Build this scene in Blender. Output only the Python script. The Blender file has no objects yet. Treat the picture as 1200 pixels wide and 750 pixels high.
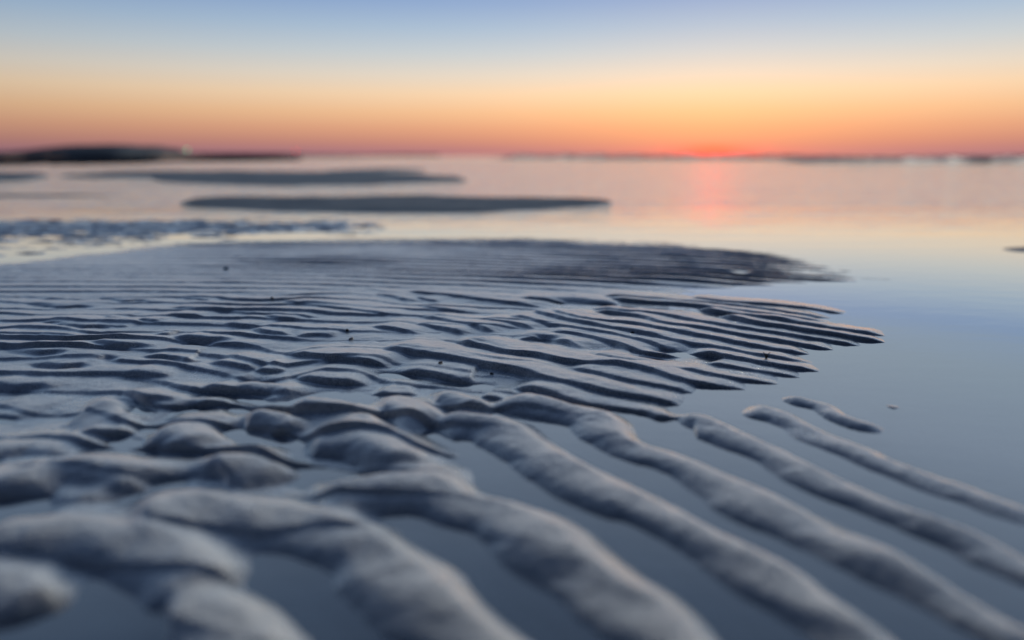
import bpy, bmesh, math, random
import numpy as np
from mathutils import Vector

random.seed(7)
scene = bpy.context.scene
col = scene.collection

# ------------------------------------------------------------------ camera
CAM_H = 0.25            # the lens is held a hand's breadth above the wet sand
PITCH = math.radians(13.5)
FPX = 800.0             # focal length in units of a 1200 px wide frame
cp, sp = math.cos(PITCH), math.sin(PITCH)

def gp(px, py, z=0.0):
    """point of the level z seen at photo position px, py (ground survey)"""
    u, v = (px - 600.0) / FPX, -(py - 375.0) / FPX
    dx, dy, dz = u, cp + v * sp, -sp + v * cp
    t = (z - CAM_H) / dz
    return (dx * t, dy * t)

def at(px, py, Y):
    """point at ground distance Y seen at px, py"""
    u, v = (px - 600.0) / FPX, -(py - 375.0) / FPX
    dx, dy, dz = u, cp + v * sp, -sp + v * cp
    t = Y / dy
    return Vector((dx * t, Y, CAM_H + dz * t))

def img(x, y, z=0.0):
    """inverse survey, arrays"""
    Y, Z = y, z - CAM_H
    dep = Y * cp - Z * sp
    up = Y * sp + Z * cp
    return 600 + FPX * x / dep, 375 - FPX * up / dep

# ------------------------------------------------------------------ noise
def _hash(ix, iy, seed):
    h = (ix.astype(np.int64) * 374761393 + iy.astype(np.int64) * 668265263 + seed * 974711) & 0xffffffff
    h = ((h ^ (h >> 13)) * 1274126177) & 0xffffffff
    return ((h ^ (h >> 16)) & 0xffffff) / float(0xffffff)

def vnoise(x, y, seed=0):
    ix, iy = np.floor(x), np.floor(y)
    fx, fy = x - ix, y - iy
    fx = fx * fx * fx * (fx * (fx * 6 - 15) + 10); fy = fy * fy * fy * (fy * (fy * 6 - 15) + 10)
    a = _hash(ix, iy, seed); b = _hash(ix + 1, iy, seed)
    c = _hash(ix, iy + 1, seed); d = _hash(ix + 1, iy + 1, seed)
    return (a + (b - a) * fx) * (1 - fy) + (c + (d - c) * fx) * fy - 0.5

def fbm(x, y, seed=0, octv=3):
    r, amp = 0, 1.0
    for k in range(octv):
        r = r + amp * vnoise(x * 2 ** k + 13.7 * k, y * 2 ** k - 7.3 * k, seed + k); amp *= 0.5
    return r

def sstep(a, b, x):
    t = np.clip((x - a) / (b - a), 0, 1)
    return t * t * (3 - 2 * t)

# ------------------------------------------------------------------ surveyed ripple crests
# steep slip faces (the thin dark slots) of the close-set ripples
S = []   # (points, height mm, near width mm, far width mm, dip mm)
def slot(pts, h=5.5, wn=9, wf=30, dip=2.0): S.append((pts, h, wn, wf, dip, 0))
def hole(x0, x1, y, h=4.5, wn=15, dip=5.5): S.append(([(x0 - 30, y - 4), (x0 - 8, y - 1), ((x0 + x1) / 2, y + 1), (x1 + 6, y), (x1 + 26, y + 2)], h, wn, 26, dip, 0))
def ridge(pts, h=11, wn=30, wf=18, dip=1.5): S.append((pts, h, wn, wf, dip, 1))

# right hand fingers
slot([(800,347),(850,353),(910,356),(945,359),(975,364),(1012,369)], 4.5)
slot([(700,346),(750,349),(800,352),(850,356),(887,360),(925,365),(962,370),(995,373)], 5)
slot([(705,349),(750,353),(800,355),(845,361),(900,367),(950,373),(988,378)], 5.5)
slot([(812,360),(845,366),(900,373),(950,380),(990,385),(1025,390),(1066,395)], 6)
slot([(835,368),(875,377),(925,384),(975,391),(1025,398),(1066,403)], 6.5)
slot([(690,360),(730,367),(762,368),(812,376),(850,382),(900,388),(950,395),(1000,402),(1038,407)], 7)
slot([(690,364),(712,367),(750,373),(775,380),(820,385),(862,391),(912,398),(962,406),(1008,411)], 7)
slot([(640,364),(662,372),(700,379),(737,381),(775,387),(812,393),(825,395),(875,404),(925,411),(974,415)], 7.5)
slot([(620,364),(632,369),(675,379),(712,386),(755,393),(800,402),(850,409),(887,415),(930,420),(968,424)], 7.5)
slot([(800,412),(825,414),(862,420),(907,427),(950,432),(992,437)], 7)
slot([(815,421),(832,426),(875,432),(920,438),(958,443)], 6.5)
slot([(590,369),(637,380),(687,389),(725,395),(762,403),(788,413)], 6)
slot([(632,389),(675,393),(712,402),(755,414),(802,416)], 6)
slot([(600,398),(635,397),(662,402),(685,411)], 5)
slot([(683,413),(712,421),(740,425),(762,424)], 5)
slot([(528,400),(550,406),(575,411),(600,416),(627,418),(655,424),(695,428),(725,428),(760,435),(800,445),(850,452),(905,458)], 7.5, 10)
slot([(778,429),(815,435),(850,441),(900,446),(945,450)], 6.5)
slot([(655,430),(695,438),(737,447),(787,455),(828,461)], 6.5, 10)
slot([(440,409),(475,415),(512,421),(550,427),(580,433),(600,436),(632,445),(675,452),(712,460),(762,467),(815,476)], 9, 12, 30)
slot([(590,452),(637,460),(682,471),(725,477),(755,482),(775,488),(818,487)], 8.5, 14, 24)
# middle
slot([(325,356),(375,362),(412,366),(440,370),(458,373)], 4)
slot([(195,363),(237,366),(270,369),(300,372),(337,374),(378,376)], 4.5)
slot([(430,384),(465,389),(495,394)], 4.5)
slot([(476,380),(512,386),(537,391),(550,393)], 5)
slot([(488,371),(525,379),(550,383),(583,391)], 5.5)
slot([(555,374),(600,381),(630,388)], 5)
slot([(483,359),(520,365),(560,368)], 3)
slot([(435,346),(460,350),(480,356)], 3.5)
slot([(483,350),(500,353),(516,355)], 4)
slot([(470,344),(525,348),(562,352),(600,356),(640,361)], 5)
slot([(600,350),(650,353),(690,354),(730,356)], 5)
slot([(303,375),(325,377),(350,380)], 4.5)
slot([(290,388),(320,394),(343,397)], 6.5, 12)
slot([(345,398),(370,395),(393,397)], 5, 11)
slot([(330,415),(350,418),(372,421),(412,424),(458,431)], 9, 12)
slot([(455,434),(495,438),(525,443),(550,448),(570,446)], 8, 12)
slot([(295,434),(315,436),(338,434)], 6, 12)
slot([(338,439),(370,446),(400,448),(436,450)], 8.5, 13, 26)
# left
slot([(-20,352),(15,351),(30,347)], 4.5, 12)
slot([(48,352),(60,353),(76,354)], 4)
hole(60, 88, 361, 3.5, 14, 5)
hole(140, 155, 355, 3, 12, 3)
slot([(95,346),(125,347),(140,347)], 3)
slot([(170,344),(188,346),(204,346)], 4)
slot([(206,352),(225,353),(248,357)], 4)
slot([(118,375),(130,376),(145,377)], 3)
slot([(45,381),(65,382),(86,385)], 4.5, 11)
hole(88, 112, 386, 4, 15, 5.5)
slot([(118,385),(135,386),(153,387)], 3.5)
slot([(158,380),(170,380),(188,382)], 4)
slot([(178,394),(196,395),(214,389)], 5, 13)
slot([(190,373),(215,374),(238,376)], 4.5)
slot([(-30,395),(0,396),(37,397),(75,400),(98,401)], 4)
hole(130, 158, 409, 4.5, 16, 6)
hole(38, 60, 418, 4, 17, 5.5)
hole(60, 86, 432, 4.5, 17, 6)
slot([(160,421),(200,423),(220,426),(240,423)], 6.5, 13, 28, 4)
hole(226, 254, 401, 6, 20, 4)
slot([(240,426),(275,431),(302,435)], 7.5, 13)
slot([(260,383),(280,385),(302,388)], 4.5)
slot([(138,440),(170,442),(203,443)], 4, 16, 30, 3)
hole(2, 40, 455, 5, 20, 6)
hole(152, 184, 470, 5.5, 19, 7)
slot([(230,453),(262,458),(302,456)], 8, 15, 28, 4)
slot([(182,487),(212,491),(245,493),(280,490)], 6.5, 13, 30, 2)
slot([(88,503),(120,508),(164,505)], 9, 17, 32, 4)
slot([(20,523),(50,532),(92,535)], 4, 22, 30, 2)
hole(165, 212, 558, 5, 20, 6)
slot([(-30,560),(0,557),(40,545)], 5.5, 22, 34, 4)
hole(296, 314, 459, 5, 17, 5)
slot([(-40,482),(0,486),(28,490)], 4, 18, 30, 4)
# pools and mounds in the middle foreground
ridge([(330,468),(352,466),(380,467),(402,475),(428,489),(450,501)], 12, 24, 15)
slot([(432,458),(462,461),(494,460)], 6.5, 14, 22)
ridge([(425,466),(460,464),(490,470),(515,484),(528,492)], 11, 22, 14)
ridge([(495,456),(525,457),(555,468),(575,480)], 11, 18, 13)
slot([(556,461),(580,465),(606,470)], 5, 14, 20)
ridge([(262,448),(300,446),(335,452),(352,460)], 8, 20, 18)
# mounds to the left
ridge([(268,486),(300,482),(335,488),(352,496),(350,505)], 12, 22, 18)
ridge([(170,495),(200,494),(235,497),(250,508),(254,520)], 12, 30, 20)
ridge([(90,470),(120,469),(145,477),(162,490)], 9, 26, 22)
ridge([(-60,552),(0,552),(60,545),(110,541),(150,550),(172,568)], 12, 30, 22)
ridge([(215,555),(250,540),(290,536),(325,545),(345,555)], 13, 26, 20)
ridge([(340,508),(380,504),(430,506),(465,516),(490,532),(503,546)], 14, 28, 18)
ridge([(-50,520),(0,512),(60,510),(110,517)], 5, 22, 20)
# long foreground ridges, far to near
ridge([(900,452),(925,457),(970,465),(995,480),(1030,490),(1066,497)], 11, 18, 12)
ridge([(862,462),(900,472),(925,479),(960,497),(1010,515),(1050,533),(1100,552),(1160,573),(1200,587),(1280,612),(1400,650)], 11, 23, 15)
ridge([(775,488),(815,482),(840,490),(880,507),(925,525),(975,552),(1025,573),(1100,601),(1150,622),(1200,647),(1300,690)], 13, 26, 16)
ridge([(600,452),(630,463),(660,470),(705,480),(728,500),(748,514),(785,524),(825,541),(875,565),(925,590),(1000,622),(1075,657),(1150,695),(1200,722),(1290,770)], 13, 27, 17)
ridge([(495,494),(520,489),(555,487),(595,494),(635,516),(675,541),(725,564),(765,577),(810,604),(870,635),(950,681),(1000,710),(1045,746),(1110,800)], 14, 29, 18)
ridge([(350,575),(400,566),(440,562),(500,558),(550,575),(600,587),(640,606),(680,636),(735,671),(790,711),(830,748),(900,820)], 15, 32, 19)
ridge([(130,590),(200,582),(270,585),(330,594),(390,605),(440,622),(470,642),(512,674),(560,710),(602,746),(660,800)], 15, 34, 20)
ridge([(-60,628),(0,618),(75,612),(150,618),(210,634),(255,655),(282,686)], 14, 28, 20)
ridge([(150,712),(200,690),(250,696),(285,714),(322,748),(380,810)], 14, 30, 20)
ridge([(-60,655),(0,664),(40,672),(66,690),(74,712)], 14, 30, 20)
ridge([(1036,468),(1048,467),(1062,471)], 10.4, 15, 16, 0)

# level of the sand between the ripples, mm above the water
BASE = [(0,320,5),(0,350,6),(100,340,7),(0,400,7),(100,400,7),(0,450,6),(200,370,7),(300,350,7),(400,380,6),(400,330,6),(500,330,6),(600,300,5),(600,330,5),
 (200,320,6),(300,310,5),(60,316,3),(-150,320,4),(-200,420,5),(-250,600,3),(750,300,4),(700,330,4),(780,325,3),(480,300,4),
 (900,308,-2),(960,315,-2.5),(960,340,-5),(1000,330,-9),(1100,300,-14),(1100,400,-12),(1250,400,-16),(930,352,-3),(1000,370,-3.5),(870,335,-1),(850,350,0),(900,325,-3),(940,322,-5.5),(985,318,-9),(920,340,-4),(820,325,3),(850,302,1),(1040,385,-4.2),(1075,398,-4.8),(1035,408,-4.2),(1000,412,-4),(900,380,-2.5),(960,400,-3.5),(1070,425,-9),
 (960,430,-4),(900,430,-2.5),(900,450,-4),(850,480,-6),(1000,460,-8.5),(1000,500,-7),(1100,600,-7),(1200,500,-13),(1300,650,-9),(1100,480,-10),
 (600,380,3),(650,410,2),(720,380,2),(800,390,1.5),(800,420,0.5),(700,455,-0.5),(560,430,4),(500,400,5),(450,430,3),(350,430,4),(400,430,4),(500,435,3),(620,430,3),(560,450,0.5),(700,435,1.5),(640,415,3),
 (500,455,-3),(550,500,-5),(600,475,-4),(430,455,-3),(420,442,1),(650,500,-5),(700,510,-6),(750,540,-6),
 (300,760,-7),(700,720,-8),(1000,750,-8),(450,640,-7),(270,660,-6),(800,640,-7),(560,620,-7),(100,500,2.5),(60,600,1),(200,520,1),(20,480,3),(120,560,2),(230,560,2),(300,570,0),(200,592,-1),(0,740,-6),(270,508,-5),(190,478,1),(140,515,0),(100,700,-6),
 (300,420,4),(280,450,1),(300,455,0),(340,450,1),(60,560,2),(200,630,0),(360,540,-3),(350,495,-1),(320,520,0),(430,540,0),(300,480,0),(240,470,1),(400,475,1),(330,560,1),(560,480,-1.5),(480,470,-1),(100,620,2),(-100,760,-6),(410,590,-4),(150,440,6),(100,460,5)]
# the outer edge of the bank
EDGE = [(-400,310),(-100,309),(0,305),(60,300),(130,292),(210,286),(300,283),(450,281),(600,281),(700,282),(790,285),(850,289),(915,296),(1010,312)]

def catmull(P, n=6):
    P = np.array(P, float)
    Q = np.vstack([2 * P[0] - P[1], P, 2 * P[-1] - P[-2]])
    out = []
    for i in range(1, len(Q) - 2):
        p0, p1, p2, p3 = Q[i - 1], Q[i], Q[i + 1], Q[i + 2]
        for t in np.linspace(0, 1, n, endpoint=False):
            out.append(0.5 * (2 * p1 + (p2 - p0) * t + (2 * p0 - 5 * p1 + 4 * p2 - p3) * t * t + (3 * p1 - p0 - 3 * p2 + p3) * t ** 3))
    out.append(P[-1])
    return np.array(out)

RX0, RX1, RY0, RY1, RS = -1.5, 1.6, 0.16, 1.6, 0.0018
gx = np.arange(RX0, RX1, RS); gy = np.arange(RY0, RY1, RS)
GX, GY = np.meshgrid(gx, gy)
POS = np.zeros_like(GX); NEG = np.zeros_like(GX)
PN = 3.0
for ci, (pts, h, wn, wf, dip, kind) in enumerate(S):
    h, wn, wf, dip = h * 1e-3, wn * 1e-3, wf * 1e-3, dip * 1e-3
    c = catmull([gp(x, y, 0.009 if kind else 0.004) for x, y in pts])
    if kind == 0:
        mxp = sum(p_[0] for p_ in pts) / len(pts)
        wn *= 0.5; wf *= 1.1; h *= (1.45 if mxp > 900 else 1.0) * (0.72 + 0.32 * min(1, max(0, (mxp - 350) / 350))); dip *= 0.55
    else: wn *= 1.04
    seg = np.diff(c, axis=0); L = np.hypot(seg[:, 0], seg[:, 1]); cum = np.concatenate([[0], np.cumsum(L)]); tot = cum[-1]
    m = wf * 2.6 + wn * 3.4
    i0, i1 = max(0, int((c[:, 0].min() - m - RX0) / RS)), int((c[:, 0].max() + m - RX0) / RS)
    j0, j1 = max(0, int((c[:, 1].min() - m - RY0) / RS)), int((c[:, 1].max() + m - RY0) / RS)
    X, Y = GX[j0:j1, i0:i1], GY[j0:j1, i0:i1]
    if X.size == 0: continue
    best = np.full(X.shape, 1e9); sg = np.zeros(X.shape); sa = np.zeros(X.shape)
    for k in range(len(seg)):
        if L[k] < 1e-7: continue
        ax, ay = c[k]; ux, uy = seg[k] / L[k]
        rx, ry = X - ax, Y - ay
        t = np.clip(rx * ux + ry * uy, 0, L[k])
        qx, qy = rx - t * ux, ry - t * uy
        d2 = qx * qx + qy * qy
        w = d2 < best
        best = np.where(w, d2, best)
        sg = np.where(w, ux * ry - uy * rx, sg)
        sa = np.where(w, cum[k] + t, sa)
    d = np.sqrt(best) * np.sign(sg)
    d = (d + 0.004 if kind else d) + 0.0016 * fbm(X * 45, Y * 45, 31 + ci, 2) + (0.0075 if kind else 0.003) * fbm(X * 15, Y * 15, 131 + ci, 2)
    wq = 1 + 0.32 * vnoise(sa * 15 + 3.3 * ci, sa * 0 + 7.7 * ci, 15)
    if kind == 0: d = d - wn * 0.5
    tp = min(0.035, tot * 0.30)
    te = min(0.06, tot * 0.3) if kind == 0 and pts[-1][0] > 900 else tp
    e = sstep(0, tp, sa) * sstep(0, te, tot - sa) ** 0.8
    e = e * (1 + 0.28 * vnoise(sa * 22 + ci, sa * 0 + ci * 3.1, 5))
    far = np.exp(-(np.abs(d) / (wf * 1.3 * wq)) ** 1.7) if kind else np.clip(1 - (np.abs(d) / (wf * 2.1)) ** 1.5, 0, 1)
    nr = 1 - sstep(0, 1, np.abs(d) / wn) if kind == 0 else np.clip(1 - (np.abs(d) / (wn * 1.5 * wq)) ** 2.4, 0, 1)
    p = h * e * np.where(d > 0, far, nr)
    dd = (-d - wn * (1 if kind == 0 else 1.65)) / (wn * (0.85 if kind == 0 else 0.5))
    n = dip * e * np.exp(-dd * dd) * (d < wn)
    POS[j0:j1, i0:i1] += p ** PN
    NEG[j0:j1, i0:i1] = np.maximum(NEG[j0:j1, i0:i1], n)
POS = POS ** (1 / PN)
POS *= 1 + 0.08 * fbm(GX * 26, GY * 26, 201, 3) + 0.03 * np.sin(GX * 90 + GY * 130 + 5 * vnoise(GX * 14, GY * 14, 203))
TR = POS - NEG
TR = (TR * 2 + np.roll(TR, 1, 0) + np.roll(TR, -1, 0) + np.roll(TR, 1, 1) + np.roll(TR, -1, 1)) / 6

def traced(x, y):
    fx = np.clip((x - RX0) / RS, 0, TR.shape[1] - 2.001); fy = np.clip((y - RY0) / RS, 0, TR.shape[0] - 2.001)
    ix, iy = fx.astype(int), fy.astype(int); fx -= ix; fy -= iy
    return (TR[iy, ix] * (1 - fx) + TR[iy, ix + 1] * fx) * (1 - fy) + (TR[iy + 1, ix] * (1 - fx) + TR[iy + 1, ix + 1] * fx) * fy

bp = np.array([gp(a, b) + (c * 1e-3,) for a, b, c in BASE])
def feat(x, y): return x / (y + 0.12) * 1.0, np.log(y + 0.02) * 1.0
def base(x, y):
    fu, fv = feat(x, y); bu, bv = feat(bp[:, 0], bp[:, 1])
    num = np.zeros_like(x); den = np.zeros_like(x)
    for u, v, z in zip(bu, bv, bp[:, 2]):
        r2 = (fu - u) ** 2 + (fv - v) ** 2 * 1.3
        w = np.exp(-r2 / 0.011) + 2e-4 / (1 + r2 * 30) ** 3
        num += w * z; den += w
    px, py = img(x, y)
    return num / den - 0.0028 * sstep(430, 480, py) * sstep(460, 380, px) * sstep(700, 620, py)

edge = np.array([gp(a, b) for a, b in EDGE])
def bank(x, y):
    """+ inside the bank, metres from its outer edge"""
    ye = np.interp(x, edge[:, 0], edge[:, 1], left=edge[0, 1], right=0.6)
    return ye - y

def saw(p):
    f = p - np.floor(p)            # 0..1 growing away from the camera
    return np.where(f < 0.16, sstep(0, 0.16, f), 1 - ((f - 0.16) / 0.84) ** 1.4)

def proc(x, y, loose=0.0):
    g = 0.30 * 0.3 * np.log1p(np.exp((x + 0.25) / 0.3))
    w = 0.035 * fbm(x * 1.6, y * 2.2, 3, 2) + 0.010 * fbm(x * 5, y * 8, 9, 2)
    w = w + loose * (0.036 * fbm(x * 6.5, y * 5.0, 23, 2) + 0.014 * vnoise(x * 17, y * 12, 29))
    ph = (y + g + w) / 0.050
    a = saw(ph)
    amp = 0.0042 * (0.75 + 0.7 * vnoise(x * 2.4, y * 5, 17)) * (1 + .5 * vnoise(x * 9, y * 30, 19))
    return amp * a * (1 + 1.1 * sstep(-0.3, 0.3, x) * sstep(2.1, 1.65, y))

PITS = [gp(a, b) + (rx, ry, d) for a, b, rx, ry, d in [(672,356,.03,.016,9),(703,358,.022,.012,9),(782,414,.018,.010,8),(764,422,.014,.007,9),(818,340,.020,.010,8),(866,319,.022,.014,8),
   (772,364,.022,.010,8),(735,362,.014,.008,8),(640,400,.016,.008,7),(232,406,.020,.008,9),(163,484,.014,.012,10),(146,521,.016,.010,9),(128,427,.01,.006,5),(272,508,.022,.018,8),(305,450,.022,.010,6),(100,575,.03,.012,6),(345,540,.02,.016,7),(232,480,.012,.008,5),(20,600,.03,.01,6),(462,441,.03,.010,6),(548,452,.03,.010,5)]]

def sand_height(x, y):
    px, py = img(x, y)
    b = base(x, y)
    T = traced(x, y)
    P = proc(x, y)
    PL = proc(x, y, 1.0) * np.clip(0.95 + 1.7 * vnoise(x * 8.5, y * 19, 61), 0.1, 1.9)
    # the surveyed crests take over from the plain ripple train nearer than the row of 345
    inside = sstep(1.34, 1.20, y - 0.10 * x + 0.04 * fbm(x * 4, y * 4, 41, 2))
    fr = sstep(-90, -40, px) * sstep(1480, 1380, px) * (y > RY0 + .04)
    k = inside * fr
    P2 = P * (1 - 0.65 * sstep(330, 120, px) * sstep(325, 310, py) )
    H = b + T * k + P2 * (1 - k) + 1.0 * PL * k * sstep(760, 300, px) * (1 + 0.5 * sstep(440, 500, py)) * (1 - 0.75 * sstep(520, 580, py))
    for (a, c, rx, ry, dp) in PITS:
        H = H - dp * 1e-3 * np.exp(-((x - a) / rx) ** 2 - ((y - c - 0.25 * (a - x)) / ry) ** 2)
    # outer edge of the bank slopes down under the water
    dE = bank(x, y)
    side = dE + 0.02 * fbm(x * 5, y * 5, 77, 2)
    H = np.where(y > 1.2, H - 0.006 * sstep(0.25, 0.0, side), H)
    H = H - 0.020 * sstep(0.02, -0.35, side) * (y > 1.0)
    # half drowned ripples behind the bank on the left
    pk = sstep(-0.02, -0.12, dE + 0.03 * fbm(x * 4, y * 4, 12, 2)) * sstep(600, 400, px) * sstep(252, 258, py)
    g = np.exp(-((y - 2.52 - 0.04 * x) / 0.24) ** 2)
    Hp = -0.0046 + 0.0060 * g + 0.0080 * fbm(x * 15, y * 38, 91, 3) + 0.0045 * saw((y + 0.06 * fbm(x * 3, y * 3, 6, 2)) / 0.075) - 0.0035 * sstep(60, 560, px)
    H = H * (1 - pk) + Hp * pk
    H = H + 0.0011 * fbm(x * 9, y * 9, 51, 3) + 0.0008 * fbm(x * 55, y * 60, 52, 2) + 0.00032 * fbm(x * 200, y * 200, 57, 2)
    return H

# ------------------------------------------------------------------ mesh helpers
def grid_mesh(name, X, Y, Z, mat, smooth=True):
    nr, nc = X.shape
    me = bpy.data.meshes.new(name)
    v = np.stack([X, Y, Z], -1).reshape(-1, 3).astype(np.float32)
    idx = np.arange(nr * nc).reshape(nr, nc)
    f = np.stack([idx[:-1, :-1], idx[:-1, 1:], idx[1:, 1:], idx[1:, :-1]], -1).reshape(-1, 4)
    me.vertices.add(len(v)); me.vertices.foreach_set('co', v.ravel())
    me.loops.add(f.size); me.loops.foreach_set('vertex_index', f.ravel().astype(np.int32))
    me.polygons.add(len(f))
    me.polygons.foreach_set('loop_start', np.arange(0, f.size, 4, dtype=np.int32))
    me.polygons.foreach_set('loop_total', np.full(len(f), 4, dtype=np.int32))
    me.polygons.foreach_set('use_smooth', np.full(len(f), smooth))
    me.update(); me.validate()
    me.materials.append(mat)
    o = bpy.data.objects.new(name, me); col.objects.link(o)
    return o

def tag(o, label=None, cat=None, group=None, kind=None):
    if label: o['label'] = label
    if cat: o['category'] = cat
    if group: o['group'] = group
    if kind: o['kind'] = kind
    return o

def bm_obj(name, bm, mat, parent=None, smooth=True):
    me = bpy.data.meshes.new(name); bm.to_mesh(me); bm.free()
    for p in me.polygons: p.use_smooth = smooth
    me.materials.append(mat)
    o = bpy.data.objects.new(name, me); col.objects.link(o); o.parent = parent
    return o

# ------------------------------------------------------------------ materials
def newmat(name):
    m = bpy.data.materials.new(name); m.use_nodes = True
    nt = m.node_tree; nt.nodes.clear()
    return m, nt, nt.nodes.new('ShaderNodeOutputMaterial')

def N(nt, t, **kw):
    n = nt.nodes.new(t)
    for k, v in kw.items():
        if k in n.inputs: n.inputs[k].default_value = v
        else: setattr(n, k, v)
    return n

def math_node(nt, op, a, b=None, c=None, clamp=False):
    n = nt.nodes.new('ShaderNodeMath'); n.operation = op; n.use_clamp = clamp
    for i, v in enumerate((a, b, c)):
        if v is None: continue
        if hasattr(v, 'links'): nt.links.new(v, n.inputs[i])
        else: n.inputs[i].default_value = v
    return n.outputs[0]

def ramp(nt, fac, stops, interp='LINEAR'):
    r = nt.nodes.new('ShaderNodeValToRGB'); r.color_ramp.interpolation = interp
    e = r.color_ramp.elements
    while len(e) > 1: e.remove(e[-1])
    e[0].position = stops[0][0]; e[0].color = (*stops[0][1], 1)
    for p, c in stops[1:]:
        k = e.new(p); k.color = (*c, 1)
    nt.links.new(fac, r.inputs['Fac'])
    return r.outputs['Color']

def facing(nt, normal, power, scale=1.0):
    g = N(nt, 'ShaderNodeNewGeometry')
    d = N(nt, 'ShaderNodeVectorMath', operation='DOT_PRODUCT'); nt.links.new(g.outputs['Incoming'], d.inputs[0]); nt.links.new(normal, d.inputs[1])
    c = math_node(nt, 'SUBTRACT', 1.0, math_node(nt, 'MAXIMUM', d.outputs['Value'], 0.0), clamp=True)
    return math_node(nt, 'MULTIPLY', math_node(nt, 'POWER', c, power), scale)

def sand_material(name, dark=1.0, far=False):
    m, nt, out = newmat(name)
    lk = nt.links.new
    geo = N(nt, 'ShaderNodeNewGeometry')
    sep = N(nt, 'ShaderNodeSeparateXYZ'); lk(geo.outputs['Position'], sep.inputs[0])
    grain = N(nt, 'ShaderNodeTexNoise', Scale=900.0, Detail=2.0, Roughness=0.6); lk(geo.outputs['Position'], grain.inputs['Vector'])
    mid = N(nt, 'ShaderNodeTexNoise', Scale=330.0, Detail=2.0); lk(geo.outputs['Position'], mid.inputs['Vector'])
    big = N(nt, 'ShaderNodeTexNoise', Scale=9.0, Detail=4.0); lk(geo.outputs['Position'], big.inputs['Vector'])
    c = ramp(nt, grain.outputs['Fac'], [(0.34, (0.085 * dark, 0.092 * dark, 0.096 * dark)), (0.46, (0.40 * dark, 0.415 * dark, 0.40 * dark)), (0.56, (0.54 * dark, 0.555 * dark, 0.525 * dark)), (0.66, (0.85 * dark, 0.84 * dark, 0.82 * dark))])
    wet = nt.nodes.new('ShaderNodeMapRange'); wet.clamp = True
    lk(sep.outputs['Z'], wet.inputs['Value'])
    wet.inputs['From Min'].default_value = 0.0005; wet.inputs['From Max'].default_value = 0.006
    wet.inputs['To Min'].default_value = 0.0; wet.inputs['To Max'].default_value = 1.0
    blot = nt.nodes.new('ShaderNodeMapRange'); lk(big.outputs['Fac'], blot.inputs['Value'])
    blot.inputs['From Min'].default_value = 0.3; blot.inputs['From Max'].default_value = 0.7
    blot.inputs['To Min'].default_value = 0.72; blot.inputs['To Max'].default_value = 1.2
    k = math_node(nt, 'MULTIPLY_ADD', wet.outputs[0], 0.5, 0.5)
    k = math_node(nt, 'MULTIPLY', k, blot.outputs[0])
    mul = N(nt, 'ShaderNodeVectorMath', operation='SCALE'); lk(c, mul.inputs[0]); lk(k, mul.inputs['Scale'])
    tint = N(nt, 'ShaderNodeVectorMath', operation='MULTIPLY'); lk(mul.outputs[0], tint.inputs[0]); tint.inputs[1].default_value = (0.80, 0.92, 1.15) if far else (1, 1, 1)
    p = N(nt, 'ShaderNodeBsdfPrincipled'); lk(tint.outputs[0], p.inputs['Base Color'])
    r = math_node(nt, 'MULTIPLY_ADD', wet.outputs[0], 0.22, 0.22); r = math_node(nt, 'MULTIPLY_ADD', mid.outputs['Fac'], 0.14, r)
    lk(r, p.inputs['Roughness']); p.inputs['IOR'].default_value = 1.5
    p.inputs['Specular IOR Level'].default_value = 0.55
    hgt = math_node(nt, 'MULTIPLY_ADD', mid.outputs['Fac'], 1.2, grain.outputs['Fac'])
    b = N(nt, 'ShaderNodeBump', Strength=0.8 if not far else 0.3, Distance=0.0016); lk(hgt, b.inputs['Height'])
    lk(b.outputs[0], p.inputs['Normal'])
    gl = N(nt, 'ShaderNodeBsdfGlossy'); lk(math_node(nt, 'MULTIPLY', r, 0.72), gl.inputs['Roughness']); gl.inputs['Color'].default_value = (0.95, 0.97, 0.97, 1)
    b2 = N(nt, 'ShaderNodeBump', Strength=0.30, Distance=0.0005); lk(hgt, b2.inputs['Height']); lk(b2.outputs[0], gl.inputs['Normal'])
    fs = facing(nt, b2.outputs[0], 1.3, 0.08 if far else 0.92)      # the film of water on the grains
    ms = N(nt, 'ShaderNodeMixShader'); lk(fs, ms.inputs[0]); lk(p.outputs[0], ms.inputs[1]); lk(gl.outputs[0], ms.inputs[2])
    lk(ms.outputs[0], out.inputs['Surface'])
    return m

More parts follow.
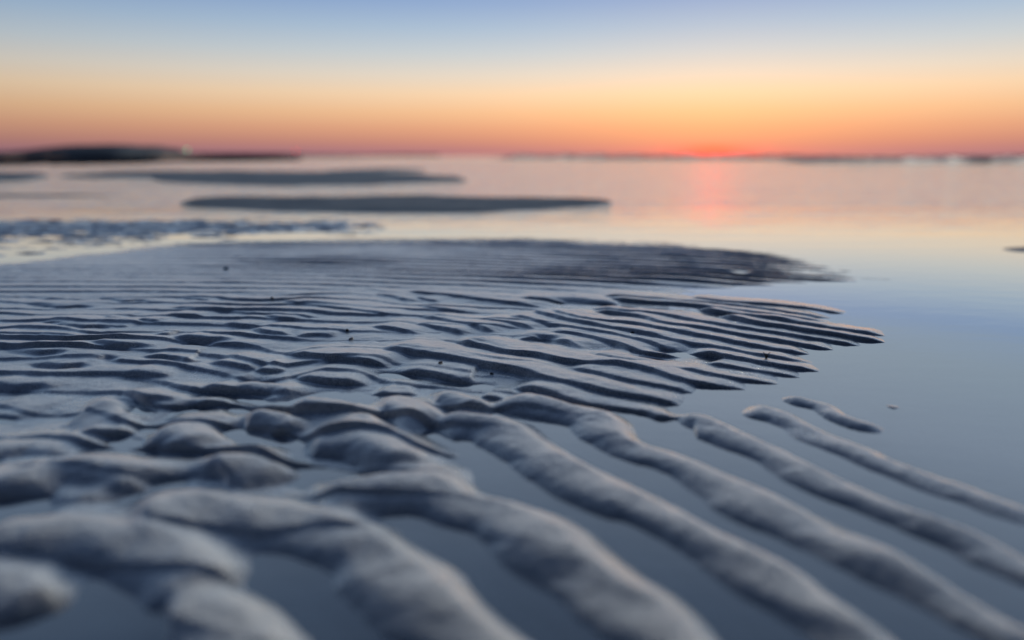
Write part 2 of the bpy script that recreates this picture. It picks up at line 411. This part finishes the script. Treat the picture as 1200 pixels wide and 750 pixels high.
def water_material():
    m, nt, out = newmat('sea_water')
    lk = nt.links.new
    geo = N(nt, 'ShaderNodeNewGeometry')
    sep = N(nt, 'ShaderNodeSeparateXYZ'); lk(geo.outputs['Position'], sep.inputs[0])
    # wind ripples: none in the sheltered pool, more with distance out to sea
    far = nt.nodes.new('ShaderNodeMapRange'); lk(sep.outputs['Y'], far.inputs['Value']); far.clamp = True; far.interpolation_type = 'SMOOTHSTEP'
    far.inputs['From Min'].default_value = 1.7; far.inputs['From Max'].default_value = 4.0
    far.inputs['To Min'].default_value = 0.0; far.inputs['To Max'].default_value = 1.0
    mp = N(nt, 'ShaderNodeMapping'); lk(geo.outputs['Position'], mp.inputs[0]); mp.inputs['Scale'].default_value = (0.4, 4.0, 1)
    n1 = N(nt, 'ShaderNodeTexNoise', Scale=2.2, Detail=4.0, Roughness=0.55); lk(mp.outputs[0], n1.inputs['Vector'])
    mp2 = N(nt, 'ShaderNodeMapping'); lk(geo.outputs['Position'], mp2.inputs[0]); mp2.inputs['Scale'].default_value = (0.05, 0.60, 1)
    n2 = N(nt, 'ShaderNodeTexNoise', Scale=1.0, Detail=5.0, Roughness=0.6); lk(mp2.outputs[0], n2.inputs['Vector'])
    mp3 = N(nt, 'ShaderNodeMapping'); lk(geo.outputs['Position'], mp3.inputs[0]); mp3.inputs['Scale'].default_value = (1, 2.5, 1)
    n3 = N(nt, 'ShaderNodeTexNoise', Scale=11.0, Detail=2.0); lk(mp3.outputs[0], n3.inputs['Vector'])
    h1 = math_node(nt, 'MULTIPLY', math_node(nt, 'SUBTRACT', n1.outputs['Fac'], 0.5), far.outputs[0]); h1 = math_node(nt, 'MULTIPLY', h1, 0.016)
    h2 = math_node(nt, 'MULTIPLY', math_node(nt, 'SUBTRACT', n2.outputs['Fac'], 0.5), far.outputs[0]); h2 = math_node(nt, 'MULTIPLY', h2, 0.036)
    f3 = math_node(nt, 'MULTIPLY_ADD', far.outputs[0], 0.0010, 0.00016)
    h3 = math_node(nt, 'MULTIPLY', math_node(nt, 'SUBTRACT', n3.outputs['Fac'], 0.5), f3)
    h = math_node(nt, 'ADD', h1, h2); h = math_node(nt, 'ADD', h, h3)
    off = nt.nodes.new('ShaderNodeMapRange'); lk(sep.outputs['Y'], off.inputs['Value']); off.clamp = True; off.interpolation_type = 'SMOOTHSTEP'
    off.inputs['From Min'].default_value = 3.0; off.inputs['From Max'].default_value = 12.0
    off.inputs['To Min'].default_value = 1.0; off.inputs['To Max'].default_value = 1.1
    h = math_node(nt, 'MULTIPLY', h, off.outputs[0])
    # the faces of the wavelets that lean towards the beach are the ones seen at this low angle
    yk = math_node(nt, 'SUBTRACT', math_node(nt, 'MINIMUM', sep.outputs['Y'], 300.0), 3.6)
    yk = math_node(nt, 'ADD', math_node(nt, 'SQRT', math_node(nt, 'MULTIPLY_ADD', yk, yk, 2.0)), yk)
    h = math_node(nt, 'MULTIPLY_ADD', yk, 0.0165, h)
    b = N(nt, 'ShaderNodeBump', Strength=1.0, Distance=1.0); lk(h, b.inputs['Height'])
    fr = facing(nt, b.outputs[0], 1.3)
    gl = N(nt, 'ShaderNodeBsdfAnisotropic' if False else 'ShaderNodeBsdfGlossy', Roughness=0.03); gl.inputs['Color'].default_value = (1.0, 0.985, 0.94, 1)
    lk(b.outputs[0], gl.inputs['Normal']); lk(math_node(nt, 'MULTIPLY_ADD', far.outputs[0], 0.05, 0.02), gl.inputs['Roughness'])
    tr = N(nt, 'ShaderNodeBsdfTransparent'); tr.inputs['Color'].default_value = (0.62, 0.68, 0.74, 1)
    df = N(nt, 'ShaderNodeBsdfDiffuse'); df.inputs['Color'].default_value = (0.022, 0.034, 0.055, 1)
    # deep offshore, clear in the shallows
    mx = N(nt, 'ShaderNodeMixShader'); lk(tr.outputs[0], mx.inputs[1]); lk(df.outputs[0], mx.inputs[2])
    dp = math_node(nt, 'MULTIPLY_ADD', far.outputs[0], 0.45, 0.55); lk(dp, mx.inputs[0])
    fin = N(nt, 'ShaderNodeMixShader'); lk(fr, fin.inputs[0]); lk(mx.outputs[0], fin.inputs[1]); lk(gl.outputs[0], fin.inputs[2])
    lk(fin.outputs[0], out.inputs['Surface'])
    return m

def simple(name, colr, rough=0.7, noise=0.3, scale=3.0):
    m, nt, out = newmat(name); lk = nt.links.new
    tc = N(nt, 'ShaderNodeNewGeometry')
    n = N(nt, 'ShaderNodeTexNoise', Scale=scale, Detail=5.0); lk(tc.outputs['Position'], n.inputs['Vector'])
    c = ramp(nt, n.outputs['Fac'], [(0.3, tuple(v * (1 - noise) for v in colr)), (0.7, tuple(v * (1 + noise) for v in colr))])
    p = N(nt, 'ShaderNodeBsdfPrincipled', Roughness=rough); lk(c, p.inputs['Base Color'])
    b = N(nt, 'ShaderNodeBump', Strength=0.3, Distance=0.002); lk(n.outputs['Fac'], b.inputs['Height']); lk(b.outputs[0], p.inputs['Normal'])
    lk(p.outputs[0], out.inputs['Surface'])
    return m

def matte(name, colr, noise=0.35, scale=1.5):
    m, nt, out = newmat(name); lk = nt.links.new
    tc = N(nt, 'ShaderNodeNewGeometry')
    n = N(nt, 'ShaderNodeTexNoise', Scale=scale, Detail=5.0); lk(tc.outputs['Position'], n.inputs['Vector'])
    c = ramp(nt, n.outputs['Fac'], [(0.3, tuple(v * (1 - noise) for v in colr)), (0.7, tuple(v * (1 + noise) for v in colr))])
    d = N(nt, 'ShaderNodeBsdfDiffuse', Roughness=1.0); lk(c, d.inputs['Color']); lk(d.outputs[0], out.inputs['Surface'])
    return m

def lamp_mat(name, colr, s):
    m, nt, out = newmat(name)
    e = N(nt, 'ShaderNodeEmission', Strength=s); e.inputs['Color'].default_value = (*colr, 1)
    nt.links.new(e.outputs[0], out.inputs['Surface'])
    return m

def surf_material():
    m, nt, out = newmat('breaking_surf'); lk = nt.links.new
    geo = N(nt, 'ShaderNodeNewGeometry')
    mp = N(nt, 'ShaderNodeMapping'); lk(geo.outputs['Position'], mp.inputs[0]); mp.inputs['Scale'].default_value = (0.45, 1.0, 3)
    n = N(nt, 'ShaderNodeTexNoise', Scale=1.2, Detail=6.0, Roughness=0.65); lk(mp.outputs[0], n.inputs['Vector'])
    f = ramp(nt, n.outputs['Fac'], [(0.36, (0, 0, 0)), (0.46, (1, 1, 1))])
    foam = N(nt, 'ShaderNodeBsdfDiffuse'); foam.inputs['Color'].default_value = (0.92, 0.92, 0.92, 1)
    w = N(nt, 'ShaderNodeBsdfPrincipled', Roughness=0.15); w.inputs['Base Color'].default_value = (0.03, 0.045, 0.07, 1)
    b = N(nt, 'ShaderNodeBump', Strength=0.6, Distance=0.1); lk(n.outputs['Fac'], b.inputs['Height']); lk(b.outputs[0], w.inputs['Normal'])
    mx = N(nt, 'ShaderNodeMixShader'); lk(f, mx.inputs[0]); lk(w.outputs[0], mx.inputs[1]); tl = N(nt, 'ShaderNodeBsdfTranslucent'); tl.inputs['Color'].default_value = (0.92, 0.92, 0.92, 1)
    fm = N(nt, 'ShaderNodeMixShader'); fm.inputs[0].default_value = 0.6; lk(foam.outputs[0], fm.inputs[1]); lk(tl.outputs[0], fm.inputs[2])
    lk(fm.outputs[0], mx.inputs[2])
    lk(mx.outputs[0], out.inputs['Surface'])
    return m

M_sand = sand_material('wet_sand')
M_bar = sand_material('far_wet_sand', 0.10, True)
M_water = water_material()
M_surf = surf_material()

# ------------------------------------------------------------------ sand flat (near bank)
NR, NC = 1900, 1300
ys = np.exp(np.linspace(math.log(0.13 + 0.05), math.log(3.3 + 0.05), NR)) - 0.05
ts = np.linspace(-1.30, 1.30, NC)
Yg = np.repeat(ys[:, None], NC, 1); Xg = ts[None, :] * (Yg + 0.18)
Zg = sand_height(Xg, Yg)
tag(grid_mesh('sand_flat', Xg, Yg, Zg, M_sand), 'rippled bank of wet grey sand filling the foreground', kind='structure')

M_strip = matte('dark_matte_strip', (0.035, 0.045, 0.06))  # dark matte colour for the low strips below the headland and spit
# ------------------------------------------------------------------ sandbars and low dark strips further out
def sandbar(outline_top, outline_bot, height, label, n=260, ny=60, seed=1, rip=0.0):
    top = catmull([gp(a, b) for a, b in outline_top], 10); bot = catmull([gp(a, b) for a, b in outline_bot], 10)
    xs0 = min(top[:, 0].min(), bot[:, 0].min()); 
    s = np.linspace(0, 1, n)
    def rs(c):
        L = np.concatenate([[0], np.cumsum(np.hypot(*np.diff(c, axis=0).T))]); L /= L[-1]
        return np.stack([np.interp(s, L, c[:, 0]), np.interp(s, L, c[:, 1])], -1)
    T, B = rs(top), rs(bot)
    t = np.linspace(-0.12, 1.12, ny)
    X = B[None, :, 0] * (1 - t[:, None]) + T[None, :, 0] * t[:, None]
    Y = B[None, :, 1] * (1 - t[:, None]) + T[None, :, 1] * t[:, None]
    prof = 1 - np.abs(2 * t - 1) ** 2.2
    prof = np.where((t < 0) | (t > 1), -0.55, prof)[:, None]
    endt = np.sin(np.pi * np.clip(s, 0.0, 1.0)) ** 0.5
    Z = height * prof * endt[None, :] * (1 + 0.5 * fbm(X * 1.1, Y * 3.0, seed + 5, 3)) + 0.40 * height * fbm(X * 1.7, Y * 4.0, seed, 4) - 0.003
    if rip: Z = Z + rip * saw((Y + 0.1 * fbm(X, Y, seed + 3, 2)) / 0.07) * np.clip(prof, 0, 1)
    return tag(grid_mesh('sandbar', X, Y, Z, M_bar if height < 0.1 else M_strip), label, kind='structure')

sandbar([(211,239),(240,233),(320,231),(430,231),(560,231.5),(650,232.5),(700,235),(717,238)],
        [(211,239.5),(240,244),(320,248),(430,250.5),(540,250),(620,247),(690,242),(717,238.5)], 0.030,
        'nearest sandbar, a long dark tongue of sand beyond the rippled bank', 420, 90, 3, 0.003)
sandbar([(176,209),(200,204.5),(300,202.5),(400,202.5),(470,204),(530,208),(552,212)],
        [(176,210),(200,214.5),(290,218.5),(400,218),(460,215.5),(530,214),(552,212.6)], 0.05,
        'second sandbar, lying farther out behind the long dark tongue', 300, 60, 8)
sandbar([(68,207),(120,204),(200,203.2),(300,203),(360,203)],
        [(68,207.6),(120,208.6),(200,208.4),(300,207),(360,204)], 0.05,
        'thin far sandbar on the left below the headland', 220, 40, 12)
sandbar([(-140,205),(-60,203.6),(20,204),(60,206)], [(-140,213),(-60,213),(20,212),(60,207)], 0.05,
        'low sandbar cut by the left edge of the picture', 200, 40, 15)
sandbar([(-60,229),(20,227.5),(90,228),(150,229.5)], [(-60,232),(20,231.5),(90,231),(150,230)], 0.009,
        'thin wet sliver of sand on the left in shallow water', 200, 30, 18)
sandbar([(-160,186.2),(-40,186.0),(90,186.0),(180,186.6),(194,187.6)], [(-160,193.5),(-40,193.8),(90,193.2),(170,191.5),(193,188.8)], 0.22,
        'farthest low strip, dark, at the foot of the headland', 200, 40, 14)
sandbar([(180,185.6),(260,185.5),(355,185.9)], [(182,190),(260,189.4),(350,187.8)], 0.22, 'thin dark strip below the spit', 160, 30, 16)
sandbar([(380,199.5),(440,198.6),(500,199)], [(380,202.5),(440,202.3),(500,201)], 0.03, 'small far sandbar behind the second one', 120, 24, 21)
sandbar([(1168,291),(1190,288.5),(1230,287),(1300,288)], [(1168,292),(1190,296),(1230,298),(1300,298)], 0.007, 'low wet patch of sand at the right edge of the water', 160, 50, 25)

# ------------------------------------------------------------------ sea bed and water
yy = np.concatenate([np.linspace(-3, 3, 20), np.geomspace(3.6, 30000, 60)])
xx = np.concatenate([-np.geomspace(20000, 2, 40), np.linspace(-1.8, 1.8, 19), np.geomspace(2, 20000, 40)])
XX, YY = np.meshgrid(xx, yy)
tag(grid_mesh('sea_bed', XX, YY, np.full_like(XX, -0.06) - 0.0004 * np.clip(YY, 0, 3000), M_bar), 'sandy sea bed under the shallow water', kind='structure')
tag(grid_mesh('sea', XX, YY, np.zeros_like(XX), M_water), 'calm shallow water reflecting the sunset', kind='structure')

# ------------------------------------------------------------------ surf
def surf(y0, x0, x1, h, w, seed, label, bias=0.0):
    n = int((x1 - x0) / (w * 0.10)); n = min(n, 2600)
    s = np.linspace(0, 1, n); t = np.linspace(-1, 0.14, 20)
    xc = x0 + (x1 - x0) * s
    yc = y0 + w * 1.6 * fbm(xc / (w * 9), xc * 0, seed, 3)
    env = np.clip(0.45 + bias + 1.5 * fbm(xc / (w * 22), xc * 0 + 5, seed + 7, 4), 0.0, 1.25)
    env = env * sstep(0, 0.05, s) * sstep(0, 0.05, 1 - s)
    prof = np.where(t < 0, sstep(-1, -0.05, t) ** 1.3, 1 - sstep(0, 1, t))
    X = np.repeat(xc[None, :], len(t), 0); Y = yc[None, :] + 0.32 * w * t[:, None]
    Z = h * prof[:, None] * env[None, :]
    Z = Z * (1 + 0.5 * fbm(X / (w * .45), Y / (w * .3), seed + 11, 3)) - 0.004 * h - 0.002
    tag(grid_mesh('surf_wave', X, Y, Z, M_surf), label, kind='structure')
surf(75, -3, 84, 0.32, 2.6, 1, 'farthest line of breaking surf under the sunset', 0.25)
surf(54, 4, 64, 0.34, 1.9, 2, 'second line of broken surf along the horizon', 0.1)
surf(40, 9, 48, 0.50, 1.8, 3, 'third line of surf on the right half of the horizon', 0.1)
surf(28, 10, 36, 0.36, 1.2, 4, 'low foaming wave on the right', 0.1)
surf(17.5, 8, 22, 0.12, 0.6, 5, 'nearest thin line of foam on the right', 0.25)
surf(92, -40, 30, 0.45, 2.8, 6, 'faint white surf left of the sun', 0.2)

# ------------------------------------------------------------------ headland and breakwater
M_hill = simple('dark_headland', (0.065, 0.080, 0.100), 0.9, 0.3, 0.02)  # bluish haze of distance is mixed into this base colour
M_stone = simple('breakwater_rock', (0.05, 0.055, 0.06), 0.85, 0.4, 0.5)
def land(prof, Y, depth, label, seed, name, mat):
    P = np.array([tuple(at(a, b, Y)) for a, b in prof])
    x = np.linspace(P[0, 0], P[-1, 0], 320)
    z = np.interp(x, P[:, 0], P[:, 2])
    t = np.linspace(-1, 1, 40)
    X = np.repeat(x[None, :], 40, 0); Yv = Y + depth * t[:, None] + 0 * X
    pr = (1 - np.abs(t) ** 2.5)[:, None]
    Z = z[None, :] * pr * (1 + 0.10 * fbm(X / 40, Yv / 40, seed, 4)) - 0.3
    return tag(grid_mesh(name, X, Yv, Z, mat), label, kind='structure')
land([(-330,183),(-200,177.5),(-60,178),(10,177.8),(50,176.3),(80,172.4),(105,170.2),(130,169.6),(160,170.4),(181,171.5),(187,175),(191,181),(192,183.2)], 1500, 190,
     'dark low headland on the left horizon', 31, 'headland', M_hill)
land([(170,182.8),(180,180.0),(230,179.0),(280,179.2),(330,179.6),(357,180.3),(360,183)], 1900, 60,
     'low dark spit of land running right from the headland', 33, 'spit', M_hill)
land([(350,183),(365,180.9),(430,181.2),(470,180.4),(512,180.7),(518,183)], 2600, 80, 'faint distant strip of land left of centre on the horizon', 35, 'distant_shore', M_hill)

M_paint = simple('weathered_white_paint', (0.55, 0.55, 0.55), 0.5, 0.15, 1.0)
M_iron = simple('dark_iron', (0.05, 0.05, 0.055), 0.5, 0.2, 2.0)
def ring(bm, prof, seg=20):
    prev = None
    for r, z in prof:
        vs = [bm.verts.new((r * math.cos(2 * math.pi * k / seg), r * math.sin(2 * math.pi * k / seg), z)) for k in range(seg)]
        if prev:
            for k in range(seg): bm.faces.new((prev[k], prev[(k + 1) % seg], vs[(k + 1) % seg], vs[k]))
        else: bm.faces.new(list(reversed(vs)))
        prev = vs
    bm.faces.new(prev)
def beacon(px, Y, zb, H, mat, label):
    p = at(px, 181, Y)
    t = bpy.data.objects.new('harbour_beacon', None); col.objects.link(t); t.location = (p.x, Y, zb)
    tag(t, label, 'beacon')
    s = H / 9.0
    bm = bmesh.new(); ring(bm, [(1.5 * s, -1), (1.3 * s, 0.4 * s), (0.95 * s, 5.6 * s), (0.95 * s, 5.7 * s)]); bm_obj('tower', bm, M_paint, t)
    bm = bmesh.new(); ring(bm, [(1.5 * s, 5.72 * s), (1.6 * s, 5.8 * s), (1.6 * s, 5.95 * s)]); 
    bm_obj('gallery', bm, M_iron, t)
    bm = bmesh.new(); ring(bm, [(0.75 * s, 5.97 * s), (0.8 * s, 6.2 * s), (0.8 * s, 7.4 * s), (0.7 * s, 7.5 * s)]); bm_obj('lantern', bm, mat, t)
    bm = bmesh.new(); ring(bm, [(1.0 * s, 7.52 * s), (0.8 * s, 7.9 * s), (0.25 * s, 8.5 * s), (0.06 * s, 8.7 * s), (0.05 * s, 9.4 * s)]); bm_obj('roof', bm, M_iron, t)
beacon(220, 1700, 1.2, 19, lamp_mat('green_light', (0.1, 1.0, 0.45), 3), 'harbour beacon showing a green light on the low spit')
beacon(347, 1800, 0.6, 17, lamp_mat('red_light', (1.0, 0.06, 0.08), 4), 'harbour beacon showing a red light at the end of the spit')

# ------------------------------------------------------------------ small debris on the sand
def zat(x, y): return float(sand_height(np.array([[x]]), np.array([[y]]))[0, 0])
M_deb = simple('dark_shell', (0.02, 0.018, 0.018), 0.4, 0.5, 300)
M_shell = simple('pale_shell', (0.5, 0.47, 0.42), 0.35, 0.3, 300)
def pebble(name, px, py, r, mat, label, cat, flat=0.55, seed=0):
    x, y = gp(px, py, 0.008); z = zat(x, y); rnd = random.Random(seed)
    bm = bmesh.new(); bmesh.ops.create_icosphere(bm, subdivisions=3, radius=r)
    ax = [rnd.uniform(0.8, 1.3), rnd.uniform(0.7, 1.0), flat]
    ph = [rnd.uniform(0, 6) for _ in range(3)]
    for v in bm.verts:
        k = 1 + 0.14 * math.sin(v.co.x / r * 2.3 + ph[0]) + 0.12 * math.sin(v.co.y / r * 3.1 + ph[1]) + 0.08 * math.sin(v.co.z / r * 4 + ph[2])
        v.co = Vector((v.co.x * ax[0] * k, v.co.y * ax[1] * k, v.co.z * ax[2] * k))
    o = bm_obj(name, bm, mat); o.location = (x, y, z + r * flat * 0.45); o.rotation_euler = (0.2, 0.1, rnd.uniform(0, 6))
    return tag(o, label, cat)
def shell(px, py, r, label, tilt=0.5, rz=0.0, mat=None):
    """one valve of a small cockle: ribbed, domed fan"""
    x, y = gp(px, py, 0.008); z = zat(x, y)
    bm = bmesh.new(); na, nr = 49, 12; g = []
    for j in range(nr):
        row = []
        for i in range(na):
            a = math.pi * (0.06 + 0.88 * i / (na - 1)); q = (j + 0.05) / (nr - 1)
            R = r * q * (1 + 0.035 * math.cos(i * math.pi / 2) * q) * (0.86 + 0.14 * math.sin(a))
            row.append(bm.verts.new((R * math.cos(a), R * math.sin(a) - r * 0.5, r * 0.42 * math.sin(min(1, q * 1.02) * math.pi * 0.5 + math.pi * 0.5) * (0.6 + 0.4 * math.sin(a)) + r * 0.03 * math.cos(i * math.pi / 2) * q)))
        g.append(row)
    for j in range(nr - 1):
        for i in range(na - 1): bm.faces.new((g[j][i], g[j][i + 1], g[j + 1][i + 1], g[j + 1][i]))
    o = bm_obj('shell', bm, mat or M_deb); o.location = (x, y, z + r * 0.12); o.rotation_euler = (tilt, 0.1, rz)
    sol = o.modifiers.new('thickness', 'SOLIDIFY'); sol.thickness = r * 0.08
    return tag(o, label, 'shell')
shell(265, 315.5, 0.0065, 'dark broken shell lying alone on the far smooth sand', 0.9, 0.3)
shell(319, 351.5, 0.0042, 'tiny dark shell on the pale sand left of centre', 0.5, 1.1)
pebble('pebble', 407, 387, 0.0027, M_deb, 'black pebble on a ripple back in the middle of the bank', 'pebble', seed=3)
pebble('pebble', 411, 395.5, 0.0028, M_shell, 'pale pebble just below the black one', 'pebble', seed=6)
pebble('pebble', 741, 388, 0.0032, M_deb, 'dark pebble in a slot between the long right hand ripples', 'pebble', seed=4)
pebble('pebble', 576, 434, 0.0022, M_deb, 'black pebble in the dark slot above the pools', 'pebble', seed=5)
shell(516, 426, 0.0046, 'brownish shell half buried in a dark slot of the ripples', 0.3, 2.0, simple('brown_shell', (0.10, 0.06, 0.05), 0.4, 0.4, 300))
pebble('pebble', 741, 314, 0.003, M_deb, 'dark pebble on the far densely rippled sand', 'pebble', seed=9)
# scrap of seaweed standing in the ripples on the right
def seaweed(px, py, H, label, seed):
    x, y = gp(px, py, 0.006); z = zat(x, y); rnd = random.Random(seed)
    bm = bmesh.new()
    for s_ in range(5):
        a = rnd.uniform(0, 6.28); lean = rnd.uniform(0.2, 0.8); L = H * rnd.uniform(0.5, 1); p = Vector((0, 0, -0.001)); prev = None
        for k in range(9):
            q = k / 8; r = 0.0007 * (1 - q * 0.6)
            c = Vector((math.cos(a) * lean * L * q * q, math.sin(a) * lean * L * q * q, L * q * (1 - 0.3 * lean * q) - 0.001))
            vs = [bm.verts.new(c + Vector((math.cos(u) * r * 1.8, math.sin(u) * r * 1.8, 0))) for u in (0, 1.57, 3.14, 4.71)]
            if prev:
                for i in range(4): bm.faces.new((prev[i], prev[(i + 1) % 4], vs[(i + 1) % 4], vs[i]))
            prev = vs
        bm.faces.new(prev)
    o = bm_obj('seaweed', bm, M_deb); o.location = (x, y, z)
    return tag(o, label, 'seaweed')
seaweed(898, 418, 0.011, 'dark scrap of seaweed sticking up from the right hand ripples', 2)

# ------------------------------------------------------------------ sky
SUN_AZ = math.atan2(235.0, 800 * cp + 192 * sp)
world = bpy.data.worlds.new('World'); scene.world = world; world.use_nodes = True
nt = world.node_tree; nt.nodes.clear(); lk = nt.links.new
wout = N(nt, 'ShaderNodeOutputWorld')
tc = N(nt, 'ShaderNodeTexCoord')
nrm = N(nt, 'ShaderNodeVectorMath', operation='NORMALIZE'); lk(tc.outputs['Generated'], nrm.inputs[0])
sx = N(nt, 'ShaderNodeSeparateXYZ'); lk(nrm.outputs[0], sx.inputs[0])
zc = math_node(nt, 'MAXIMUM', sx.outputs['Z'], 0.0)
el = math_node(nt, 'ARCSINE', zc)                      # radians
t_ = math_node(nt, 'SQRT', math_node(nt, 'DIVIDE', el, math.pi / 2))
def lin(r, g, b): return tuple(((c / 255) / 12.92 if c / 255 < 0.04045 else ((c / 255 + 0.055) / 1.055) ** 2.4) for c in (r, g, b))
def T(deg): return math.sqrt(deg / 90.0)
stops = [(0.0, lin(156,116,130)), (T(0.5), lin(170,120,128)), (T(1.2), lin(194,136,124)), (T(2.2), lin(219,160,130)), (T(3.4), lin(237,188,146)),
         (T(4.8), lin(243,210,174)), (T(6.2), lin(226,214,198)), (T(7.8), lin(198,206,210)), (T(9.6), lin(168,190,212)), (T(11.6), lin(138,167,208)), (T(12.6), lin(147,171,200)), (T(14.5), lin(151,172,194)),
         (T(20), lin(149,168,193)), (T(35), lin(102,123,154)), (T(58), lin(68,87,122)), (1.0, lin(54,71,104))]
cr = ramp(nt, t_, stops)
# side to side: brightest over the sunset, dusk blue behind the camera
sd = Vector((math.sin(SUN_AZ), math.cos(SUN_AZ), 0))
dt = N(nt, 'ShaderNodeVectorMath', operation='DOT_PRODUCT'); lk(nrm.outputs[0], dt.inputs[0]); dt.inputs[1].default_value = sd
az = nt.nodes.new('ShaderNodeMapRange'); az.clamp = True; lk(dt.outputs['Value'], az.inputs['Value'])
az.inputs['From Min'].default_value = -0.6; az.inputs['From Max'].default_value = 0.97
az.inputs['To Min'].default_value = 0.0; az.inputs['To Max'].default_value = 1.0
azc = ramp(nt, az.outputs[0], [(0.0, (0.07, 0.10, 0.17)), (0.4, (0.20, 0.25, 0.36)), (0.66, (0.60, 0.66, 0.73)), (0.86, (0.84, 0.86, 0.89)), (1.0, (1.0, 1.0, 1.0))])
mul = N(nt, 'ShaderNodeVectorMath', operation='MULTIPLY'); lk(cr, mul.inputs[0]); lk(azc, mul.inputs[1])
# afterglow round the sun and the red disc itself, half sunk behind the surf
dx_ = math_node(nt, 'SUBTRACT', math_node(nt, 'ARCTAN2', sx.outputs['X'], sx.outputs['Y']), SUN_AZ)
def glow(wx, wy, y0):
    a = math_node(nt, 'POWER', math_node(nt, 'ABSOLUTE', math_node(nt, 'DIVIDE', dx_, math.radians(wx))), 2.0)
    b = math_node(nt, 'POWER', math_node(nt, 'ABSOLUTE', math_node(nt, 'DIVIDE', math_node(nt, 'SUBTRACT', el, math.radians(y0)), math.radians(wy))), 2.0)
    return math_node(nt, 'EXPONENT', math_node(nt, 'MULTIPLY', math_node(nt, 'ADD', a, b), -1.0))
def addcol(prev, fac, colr):
    s = N(nt, 'ShaderNodeVectorMath', operation='SCALE'); s.inputs[0].default_value = colr; lk(fac, s.inputs['Scale'])
    a = N(nt, 'ShaderNodeVectorMath', operation='ADD'); lk(prev, a.inputs[0]); lk(s.outputs[0], a.inputs[1])
    return a.outputs[0]
c = addcol(mul.outputs[0], glow(24, 3.2, 1.8), (0.06, 0.012, -0.005))
c = addcol(c, glow(6, 0.6, 0.2), (0.25, -0.04, -0.04))
c = addcol(c, glow(2.2, 0.36, 0.52), (1.9, -0.06, -0.08))
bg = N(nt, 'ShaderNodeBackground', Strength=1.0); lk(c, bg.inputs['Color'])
sky = N(nt, 'ShaderNodeTexSky', sky_type='NISHITA', sun_disc=False, sun_elevation=math.radians(1.5), sun_rotation=SUN_AZ)
bg2 = N(nt, 'ShaderNodeBackground', Strength=0.012); lk(sky.outputs[0], bg2.inputs['Color'])
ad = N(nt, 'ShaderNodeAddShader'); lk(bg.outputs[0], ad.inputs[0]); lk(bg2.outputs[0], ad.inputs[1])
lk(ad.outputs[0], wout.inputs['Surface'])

# ------------------------------------------------------------------ sun
sl = bpy.data.lights.new('sun', 'SUN'); sl.energy = 5.0; sl.angle = math.radians(16); sl.color = (1.0, 0.92, 0.79)
so = bpy.data.objects.new('sun', sl); col.objects.link(so)
SE = math.radians(14.0)
d = Vector((math.sin(SUN_AZ) * math.cos(SE), math.cos(SUN_AZ) * math.cos(SE), math.sin(SE)))
so.rotation_euler = d.to_track_quat('Z', 'Y').to_euler(); so.location = (0, 0, 5); so.visible_glossy = False   # the sky already holds the sun's mirror image

# ------------------------------------------------------------------ camera
cd = bpy.data.cameras.new('camera'); co = bpy.data.objects.new('camera', cd); col.objects.link(co)
co.location = (0, 0, CAM_H); co.rotation_euler = (math.pi / 2 - PITCH, 0, 0)
cd.sensor_width = 36; cd.lens = 24; cd.clip_start = 0.01; cd.clip_end = 60000
cd.dof.use_dof = True; cd.dof.focus_distance = 0.90; cd.dof.aperture_fstop = 1.6
scene.camera = co
scene.view_settings.view_transform = 'Standard'; scene.view_settings.look = 'None'
scene.view_settings.exposure = 0; scene.view_settings.gamma = 1
scene.render.resolution_x = 1024; scene.render.resolution_y = 640
